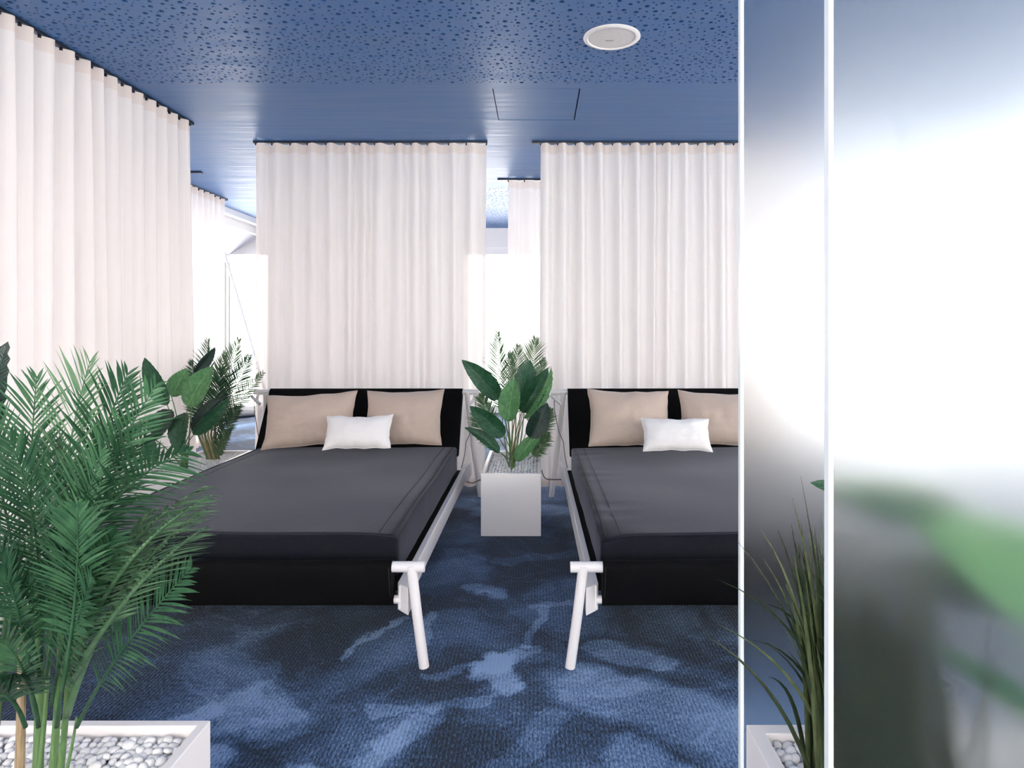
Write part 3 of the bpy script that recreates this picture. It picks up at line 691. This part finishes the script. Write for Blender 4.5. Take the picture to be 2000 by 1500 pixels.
# ------------------------------------------------------------------ plants
def frond_part(root, P0, P1, P2, leaf_len, n, m, view_roll=0.0, start=0.22, width=0.011, droop=0.15, seed=0, rr=0.004, lift=0.25, name='frond'):
    """one feather leaf: a tapering rachis with two rows of folded leaflets"""
    rnd = random.Random(seed); P0, P1, P2 = Vector(P0), Vector(P1), Vector(P2)
    org = root.location; pts = [p - org for p in bez(P0, P1, P2, 20)]
    mb = MB(); mb.tube(pts, [rr*(1 - .8*i/20) for i in range(21)], 6)
    uvs = [(0.02, 0.5)] * len(mb.v)
    for k in range(n):
        t = start + (1 - start)*(k + .5)/n; fi = t*20; i = min(19, int(fi)); q = fi - i
        p = pts[i].lerp(pts[i+1], q); tg = (pts[i+1] - pts[i]).normalized()
        vd = Vector((0, 1, 0)); sd = tg.cross(vd)
        if sd.length < .2: sd = tg.cross(Vector((1, 0, 0)))
        sd.normalize(); nrm = sd.cross(tg).normalized()
        R = Matrix.Rotation(view_roll, 3, tg); sd = R @ sd; nrm = R @ nrm
        u = (t - start)/(1 - start); prof = (0.55 + 0.9*u*(1 - u)*2.0) * (1 - .55*max(0, u - .75)/.25)
        ang = math.radians(54 - 30*u)
        for s in (-1, 1):
            ln = leaf_len * prof * rnd.uniform(.85, 1.12); w = width * rnd.uniform(.8, 1.15)
            a = ang + rnd.uniform(-.07, .07)
            d = (tg*math.cos(a) + sd*s*math.sin(a) + nrm*(-lift + rnd.uniform(-.1, .1))).normalized()
            wv = d.cross(nrm).normalized(); wv = (wv + nrm*rnd.uniform(-.5, .5)).normalized()
            base = len(mb.v); segs = 5
            for j in range(segs + 1):
                f = j/segs; c = p + d*ln*f + Vector((0, 0, -1))*droop*ln*f*f
                ww = w * (0.35 + 1.9*f*(1 - f)*1.35) * (1 - f**3) * .5
                if j == segs: mb.v.append(tuple(c)); uvs.append((0, 1))
                else:
                    mb.v += [tuple(c - wv*ww + nrm*ww*.35), tuple(c), tuple(c + wv*ww + nrm*ww*.35)]; uvs += [(-1, f), (0, f), (1, f)]
            for j in range(segs - 1):
                b0, b1 = base + 3*j, base + 3*(j+1); mb.f += [(b0, b0+1, b1+1, b1), (b0+1, b0+2, b1+2, b1+1)]
            b0 = base + 3*(segs - 1); tip = base + 3*segs; mb.f += [(b0, b0+1, tip), (b0+1, b0+2, tip)]
    me = bpy.data.meshes.new(name); me.from_pydata(mb.v, [], mb.f); me.materials.append(m)
    lay = me.uv_layers.new(name='UVMap')
    for lp in me.loops: lay.data[lp.index].uv = uvs[lp.vertex_index]
    me.polygons.foreach_set('use_smooth', [True]*len(me.polygons))
    return link(bpy.data.objects.new(name, me), root)

def stem_part(root, pts, r, m, name='stem'):
    org = root.location; mb = MB(); mb.tube([Vector(p) - org for p in pts], r, 10); return mb.build(name, m, root, smooth=True)

def broad_leaf(root, soil, base, tip, width, m, roll=0.0, fold=0.35, bend=0.12, seed=0, stalk_m=None, torn=0.0, stalk_r=0.006):
    """paddle leaf on a stalk: arched blade folded along its midrib"""
    org = root.location; soil, base, tip = [Vector(p) - org for p in (soil, base, tip)]
    ax = tip - base; ln = ax.length; ax.normalize()
    sd = ax.cross(Vector((0, 1, 0))); sd = sd if sd.length > .15 else ax.cross(Vector((1, 0, 0))); sd.normalize(); nrm = sd.cross(ax).normalized()   # nrm ~ away from / towards viewer side
    R = Matrix.Rotation(roll, 3, ax); sd = R @ sd; nrm = R @ nrm
    rnd = random.Random(seed); v = []; uv = []; f = []; nu, nv = 22, 8
    for i in range(nu + 1):
        t = i/nu; prof = (t**.55 * (1 - t)**.85) / (.393**.55 * .607**.85)
        c = base + ax*ln*t - nrm*bend*ln*math.sin(math.pi*t*.9) + Vector((0, 0, -1))*bend*.8*ln*t*t
        for j in range(nv + 1):
            s = -1 + 2*j/nv; wob = 1 + .05*noise.noise((t*7, s*2, seed*3.3))
            if torn and abs(s) > .5 and noise.noise((t*16, math.copysign(4, s), seed)) > .42: wob *= (1 - torn)
            w = width/2*prof*s*wob
            p = c + sd*w*math.cos(fold*abs(s)) + nrm*(-abs(w)*math.sin(fold)) + nrm*.004*math.sin(t*60)*abs(s)
            v.append(tuple(p)); uv.append((s, t))
    for i in range(nu):
        for j in range(nv): a = i*(nv+1) + j; f.append((a, a+1, a+nv+2, a+nv+1))
    me = bpy.data.meshes.new('leaf'); me.from_pydata(v, [], f); me.materials.append(m)
    lay = me.uv_layers.new(name='UVMap')
    for lp in me.loops: lay.data[lp.index].uv = uv[lp.vertex_index]
    me.polygons.foreach_set('use_smooth', [True]*len(me.polygons))
    lf = link(bpy.data.objects.new('leaf', me), root)
    mid = Vector(soil).lerp(base, .55) + Vector(((soil.x - base.x)*.22, 0, .04))
    pts = bez(soil, mid, base, 10) + [base + ax*ln*t - nrm*bend*ln*math.sin(math.pi*t*.9) + Vector((0, 0, -1))*bend*.8*ln*t*t + nrm*.003 for t in (.1, .3, .5, .75)]
    mb = MB(); mb.tube(pts, [stalk_r*(1 - .8*k/(len(pts)-1)) for k in range(len(pts))], 8); mb.build('stalk', stalk_m or M['stem'], lf, smooth=True)
    return lf

def soil_pt(x, y, z=0.345): return Vector((x, y, z))

# --- broad leaved plant in the planter between the beds
r = empty('broad_leaf_plant', (-0.17, 4.33, .345)); tag(r, 'broad leaved potted plant with dark paddle leaves between the two daybeds', 'plant')
S = lambda dx=0, dy=0: soil_pt(-0.17 + dx, 4.33 + dy)
mid_leaves = [((975, 780), (901, 696), .15, 'heli', 4.28, 4.20, .25, .5, 1), ((992, 824), (1006, 732), .155, 'heli_light', 4.16, 4.20, -.25, .35, 2),
              ((1014, 778), (1034, 699), .165, 'heli', 4.36, 4.42, .2, .3, 3), ((1022, 818), (1075, 708), .135, 'heli_light', 4.26, 4.22, .9, .7, 4),
              ((1019, 806), (1070, 712), .15, 'heli', 4.29, 4.26, .1, .4, 14),
              ((1036, 856), (1069, 781), .145, 'heli_dark', 4.16, 4.12, .15, .3, 5), ((985, 852), (917, 787), .135, 'heli', 4.18, 4.12, .1, .45, 6),
              ((976, 884), (906, 830), .09, 'heli', 4.2, 4.12, .7, .4, 7), ((1008, 900), (1062, 838), .105, 'heli_light', 4.22, 4.18, -.5, .3, 8)]
for (bx, by), (tx, ty), w, mm, d0, d1, roll, fold, sd_ in mid_leaves:
    broad_leaf(r, S(random.uniform(-.025, .025), random.uniform(-.03, .03)), at(bx, by, d0), at(tx, ty, d1), w, M[mm], roll, fold, .07, sd_, torn=.12 if sd_ in (4, 5) else 0)

# --- palm at the back of the same planter
r = empty('areca_palm', (-0.17, 4.60, .345)); tag(r, 'feathery pale palm growing behind the broad leaves between the daybeds', 'palm')
for k, (mx_, my_, tx, ty, d, ll) in enumerate([(975, 760, 972, 650, 4.62, .16), (1030, 750, 1046, 662, 4.66, .16), (1000, 770, 1012, 676, 4.58, .15), (985, 770, 998, 690, 4.7, .14), (1040, 790, 1062, 700, 4.6, .13),
                                              (960, 800, 940, 770, 4.6, .12), (1050, 830, 1076, 800, 4.55, .12), (1045, 860, 1070, 845, 4.5, .10), (960, 850, 922, 800, 4.5, .11)]):
    frond_part(r, (-0.17 + .01*(k - 4), 4.60, .34), at(mx_, my_ + 40, 4.6), at(tx, ty, d), ll, 30, M['palm_far'], .2*(k % 3 - 1), .45, .0105, .12, k + 40, .004)
for k in range(5): stem_part(r, [(-.17 + .012*(k - 2), 4.6, .34), at(995 + 6*k, 850, 4.58), at(992 + 8*k, 800, 4.6)], [.006, .005, .003], M['cane' if k % 2 else 'stem'])

# --- broad leaved plant and palm in the planter against the curtain
r = empty('broad_leaf_plant', (-2.30, 4.22, .345)); tag(r, 'broad leaved potted plant with fresh green paddle leaves against the long curtain', 'plant')
S = lambda dx=0, dy=0: soil_pt(-2.30 + dx, 4.22 + dy)
for (bx, by), (tx, ty), w, mm, d0, d1, roll, fold, sd_ in [((366, 795), (417, 710), .17, 'heli_light', 4.1, 4.16, -.15, .2, 21), ((327, 792), (283, 692), .13, 'heli', 4.06, 4.02, .2, .5, 22), ((335, 775), (366, 716), .13, 'heli_light', 4.24, 4.3, .3, .3, 28),
        ((374, 842), (449, 764), .10, 'heli_dark', 4.08, 4.02, -.5, .5, 23), ((378, 850), (450, 768), .09, 'heli', 4.06, 4.0, .6, .3, 29), ((360, 806), (354, 884), .16, 'heli', 4.12, 4.02, .2, .35, 24),
        ((288, 850), (312, 904), .12, 'heli', 4.02, 3.96, .1, .3, 25), ((381, 730), (420, 674), .08, 'heli_dark', 4.3, 4.34, .8, .3, 26), ((335, 800), (303, 858), .15, 'heli_dark', 4.08, 4.02, .2, .3, 27)]:
    broad_leaf(r, S(random.uniform(-.03, .03), random.uniform(-.03, .03)), at(bx, by, d0), at(tx, ty, d1), w, M[mm], roll, fold, .07, sd_)
r = empty('areca_palm', (-2.30, 4.60, .345)); tag(r, 'feathery palm growing beside the broad leaves against the long curtain', 'palm')
for k, (mx_, my_, tx, ty, d, ll) in enumerate([(398, 770, 406, 664, 4.6, .17), (425, 770, 466, 664, 4.62, .17), (430, 770, 488, 694, 4.55, .17), (420, 800, 514, 728, 4.45, .15), (388, 780, 374, 706, 4.5, .13),
                                              (400, 800, 440, 690, 4.7, .16), (420, 840, 470, 790, 4.5, .13), (384, 800, 372, 735, 4.55, .12), (410, 790, 432, 720, 4.5, .16), (415, 860, 450, 840, 4.5, .10)]):
    frond_part(r, (-2.30 + .012*(k - 4), 4.60, .34), at(mx_, my_ + 30, 4.58), at(tx, ty, d), ll, 34, M['palm_far' if k % 2 else 'palm'], .25*(k % 3 - 1), .35, .0110, .12, k + 60, .005)
for k in range(6): stem_part(r, [(-2.30 + .014*(k - 2), 4.6, .34), at(388 + 6*k, 850, 4.58), at(392 + 7*k, 790, 4.6)], [.009, .008, .004], M['cane' if k % 2 else 'stem'])

# --- tall cane palm in the near planter
r = empty('cane_palm', (-1.02, 1.33, .345)); tag(r, 'tall cane palm with arching feather fronds at the foot of the daybed', 'palm')
near = [  # start px, middle px, tip px, depths start/tip, leaflet length, roll, material
    ((70, 1250), (50, 950), (72, 735), 1.36, 1.30, .13, .15, 'palm'), ((100, 1250), (110, 920), (176, 705), 1.34, 1.26, .15, -.2, 'palm_pale'), ((120, 1250), (150, 950), (250, 728), 1.32, 1.26, .14, .3, 'palm'),
    ((125, 1230), (160, 970), (305, 752), 1.33, 1.22, .13, .1, 'palm'), ((125, 1300), (210, 1050), (400, 950), 1.30, 1.16, .10, 1.25, 'palm_pale'), ((130, 1400), (215, 1120), (392, 1000), 1.28, 1.14, .10, 1.35, 'palm_pale'),
    ((125, 1420), (170, 1180), (290, 1000), 1.30, 1.20, .10, 1.2, 'palm_pale'), ((150, 1420), (215, 1280), (372, 1110), 1.26, 1.16, .12, -.35, 'palm'), ((110, 1350), (120, 1050), (300, 830), 1.35, 1.24, .14, .2, 'palm'),
    ((60, 1300), (20, 1000), (-40, 780), 1.36, 1.30, .15, .1, 'palm'), ((60, 1350), (10, 1100), (-70, 950), 1.32, 1.22, .15, -.2, 'palm'), ((80, 1300), (90, 1020), (20, 860), 1.30, 1.22, .14, .3, 'palm'),
    ((90, 1320), (130, 1080), (200, 880), 1.30, 1.18, .14, -.3, 'palm'), ((80, 1350), (60, 1150), (-30, 1120), 1.26, 1.16, .13, .4, 'palm'), ((100, 1380), (130, 1180), (230, 1040), 1.27, 1.16, .12, .4, 'palm'),
    ((70, 1400), (40, 1230), (-40, 1250), 1.28, 1.18, .12, .2, 'palm'), ((110, 1420), (130, 1250), (180, 1130), 1.26, 1.15, .12, -.5, 'palm'), ((75, 1420), (60, 1280), (0, 1330), 1.26, 1.14, .11, .2, 'palm'),
    ((95, 1300), (80, 1080), (110, 860), 1.40, 1.40, .15, .0, 'palm'), ((95, 1300), (160, 1000), (240, 820), 1.42, 1.44, .15, .2, 'palm'),
    ((140, 1300), (230, 1060), (412, 968), 1.24, 1.08, .085, 1.05, 'palm_pale'), ((140, 1330), (250, 1130), (400, 1030), 1.22, 1.08, .08, 1.1, 'palm_pale'), ((110, 1200), (190, 940), (370, 880), 1.28, 1.14, .12, .5, 'palm'),
    ((60, 1300), (30, 1150), (-20, 1020), 1.24, 1.14, .13, -.3, 'palm'), ((120, 1350), (160, 1150), (150, 990), 1.22, 1.12, .11, .3, 'palm'), ((50, 1420), (10, 1300), (-60, 1400), 1.22, 1.12, .12, .2, 'palm')]
for k, (a, b2, c2_, d0, d1, ll, roll, mm) in enumerate(near):
    frond_part(r, at(*a, d0), at(*b2, (d0 + d1)/2), at(*c2_, d1), ll, 32 + k % 5, M['palm_mid' if (mm == 'palm' and k % 3 == 0) else mm], roll, .28, .0068, .10, k + 1, .0068 if abs(roll) > 1 else .0042, .18)
for k, (x_, tx, ty, d, rad, mm) in enumerate([(-1.065, 38, 1120, 1.32, .0095, 'cane'), (-1.02, 74, 1150, 1.34, .0105, 'stem'), (-.985, 120, 1150, 1.31, .008, 'stem'), (-.965, 135, 1260, 1.27, .007, 'stem'), (-1.0, 100, 1200, 1.35, .005, 'stem'), (-1.09, 10, 1200, 1.33, .008, 'stem'), (-.945, 150, 1400, 1.27, .004, 'stem')]):
    e = at(tx, ty, d); s0 = Vector((x_, 1.33 - .01*k, .34)); stem_part(r, bez(s0, s0.lerp(e, .5) + Vector((.01, 0, .02)), e, 8), [rad*(1 - .45*q/8) for q in range(9)], M[mm], 'cane')
# --- broad leaves at the far end of the near planter (mostly outside the picture)
r = empty('broad_leaf_plant', (-1.36, 1.36, .345)); tag(r, 'dark broad leaved plant growing next to the tall cane palm', 'plant')
for (bx, by), (tx, ty), w, d0, d1, roll, sd_ in [((-28, 880), (20, 655), .10, 1.34, 1.32, .0, 31), ((-160, 900), (-110, 700), .12, 1.36, 1.36, .2, 32), ((-60, 900), (-28, 780), .06, 1.36, 1.34, .4, 33)]:
    broad_leaf(r, soil_pt(-1.36 + random.uniform(-.02, .02), 1.36), at(bx, by, d0), at(tx, ty, d1), w, M['heli_dark'], roll, .4, .06, sd_)

# --- dark grass between the frosted panes, every blade a part
r = empty('grass_plant', (0.615, 1.30, .345)); tag(r, 'clump of dark arching grass in the planter between the frosted panes', 'plant')
def blade(soil, tip, width, m, arch, seed):
    org = r.location; soil, tip = Vector(soil) - org, Vector(tip) - org
    mid = soil.lerp(tip, .45) + Vector((-(tip.x - soil.x)*arch*.55, 0, abs(arch)*.22 + .03)); n_ = 10
    pts = bez(soil, mid, tip, n_); v = []; f = []; uv = []; rnd = random.Random(seed); tw = rnd.uniform(-.9, .9)
    for i, p in enumerate(pts):
        t_ = (pts[min(n_, i+1)] - pts[max(0, i-1)]).normalized(); sd = t_.cross(Vector((0, 1, 0))).normalized(); nn = sd.cross(t_)
        a = tw*(i/n_); s2 = sd*math.cos(a) + nn*math.sin(a); n2 = nn*math.cos(a) - sd*math.sin(a)
        w = width*.5*(.75 + .5*min(1, 4*i/n_))*(1 - (i/n_)**2.2) + .0003
        v += [tuple(p - s2*w + n2*w*.4), tuple(p), tuple(p + s2*w + n2*w*.4)]; uv += [(-1, i/n_), (0, i/n_), (1, i/n_)]
    for i in range(n_): q = 3*i; f += [(q, q+1, q+4, q+3), (q+1, q+2, q+5, q+4)]
    me = bpy.data.meshes.new('grass_blade'); me.from_pydata(v, [], f); me.materials.append(m)
    lay = me.uv_layers.new(name='UVMap')
    for lp in me.loops: lay.data[lp.index].uv = uv[lp.vertex_index]
    me.polygons.foreach_set('use_smooth', [True]*len(me.polygons)); link(bpy.data.objects.new('grass_blade', me), r)
rg = random.Random(21)
tips = [(1547, 971), (1564, 930), (1577, 1008), (1487, 1036), (1439, 1056), (1400, 1131), (1398, 1218), (1375, 1240), (1545, 1022), (1491, 1092), (1500, 1322), (1519, 1034), (1535, 1140), (1560, 1060),
        (1590, 1030), (1605, 1000), (1470, 1250), (1500, 1180), (1560, 1150), (1588, 1120), (1600, 1090), (1530, 1230), (1500, 1260), (1610, 1060), (1575, 1200)]
for k, (x_, y_) in enumerate(tips):
    d = rg.uniform(1.20, 1.34); blade((.578 + rg.uniform(-.035, .035), 1.30 + rg.uniform(-.05, .04), .34), at(x_, y_, d), rg.uniform(.005, .008), M['grass_light' if k % 3 == 0 else 'grass'], rg.uniform(.25, .7), k)
for k in range(34):
    x_ = rg.uniform(1530, 1640); y_ = rg.uniform(1010, 1300); d = rg.uniform(1.18, 1.34)
    blade((.585 + rg.uniform(-.03, .035), 1.28 + rg.uniform(-.06, .06), .34), at(x_, y_, d), rg.uniform(.006, .0095), M['grass_light' if k % 6 == 0 else 'grass'], rg.uniform(.05, .35), 300 + k)
for k in range(120):
    x_ = rg.uniform(1585, 1860); y_ = rg.uniform(1000, 1330) + .35*abs(x_ - 1680); d = rg.uniform(1.085, 1.30)
    blade((.675 + rg.uniform(-.08, .10), 1.23 + rg.uniform(-.07, .08), .34), at(x_, y_, d), rg.uniform(.009, .014), M['grass'], rg.uniform(.1, .5), 100 + k)
for k, (x_, y_) in enumerate([(1785, 1168), (1967, 1218), (1829, 1305), (1930, 1180)]):
    blade((.70 + .03*k, 1.16, .34), at(x_, y_, 1.074), .013, M['grass'], .12, 200 + k)

# --- broad leaves behind the near frosted pane
r = empty('broad_leaf_plant', (1.02, 1.30, .345)); tag(r, 'broad leaved plant blurred behind the near frosted pane', 'plant')
for (bx, by), (tx, ty), w, mm, d0, d1, roll, sd_ in [((1880, 1000), (1580, 930), .085, 'heli', 1.30, 1.32, .1, 51), ((2150, 1220), (1780, 990), .19, 'heli_light', 1.24, 1.30, .2, 52), ((2060, 1420), (1810, 1240), .05, 'heli', 1.15, 1.15, .2, 53),
        ((1960, 1180), (1700, 1060), .09, 'heli_dark', 1.34, 1.36, .2, 54), ((2150, 1020), (2260, 760), .14, 'heli', 1.3, 1.3, .2, 55)]:
    broad_leaf(r, soil_pt(1.02 + random.uniform(-.03, .03), 1.30), at(bx, by, d0), at(tx, ty, d1), w, M[mm], roll, .35, .05, sd_)

# ------------------------------------------------------------------ frosted glass panes
def frosted_pane(label, x0, x1, y, th):
    p = empty('frosted_pane', (x0, y, 0)); tag(p, label, 'glass screen', 'frosted glass screens')
    m = MB(); m.box(.008, x1 - x0, -th/2, th/2, 0.001, ZC - .001); m.build('glass', M['frosted'], p)
    m = MB(); m.box(0, .008, -th/2, th/2, 0.001, ZC - .001); m.build('polished_edge', M['glass_edge'], p)
    return p
frosted_pane('tall frosted glass pane standing behind the grass planter', .470, 2.3, 1.510, .016)
frosted_pane('tall frosted glass pane standing in front of the grass planter', .470, 2.3, 1.055, .016)
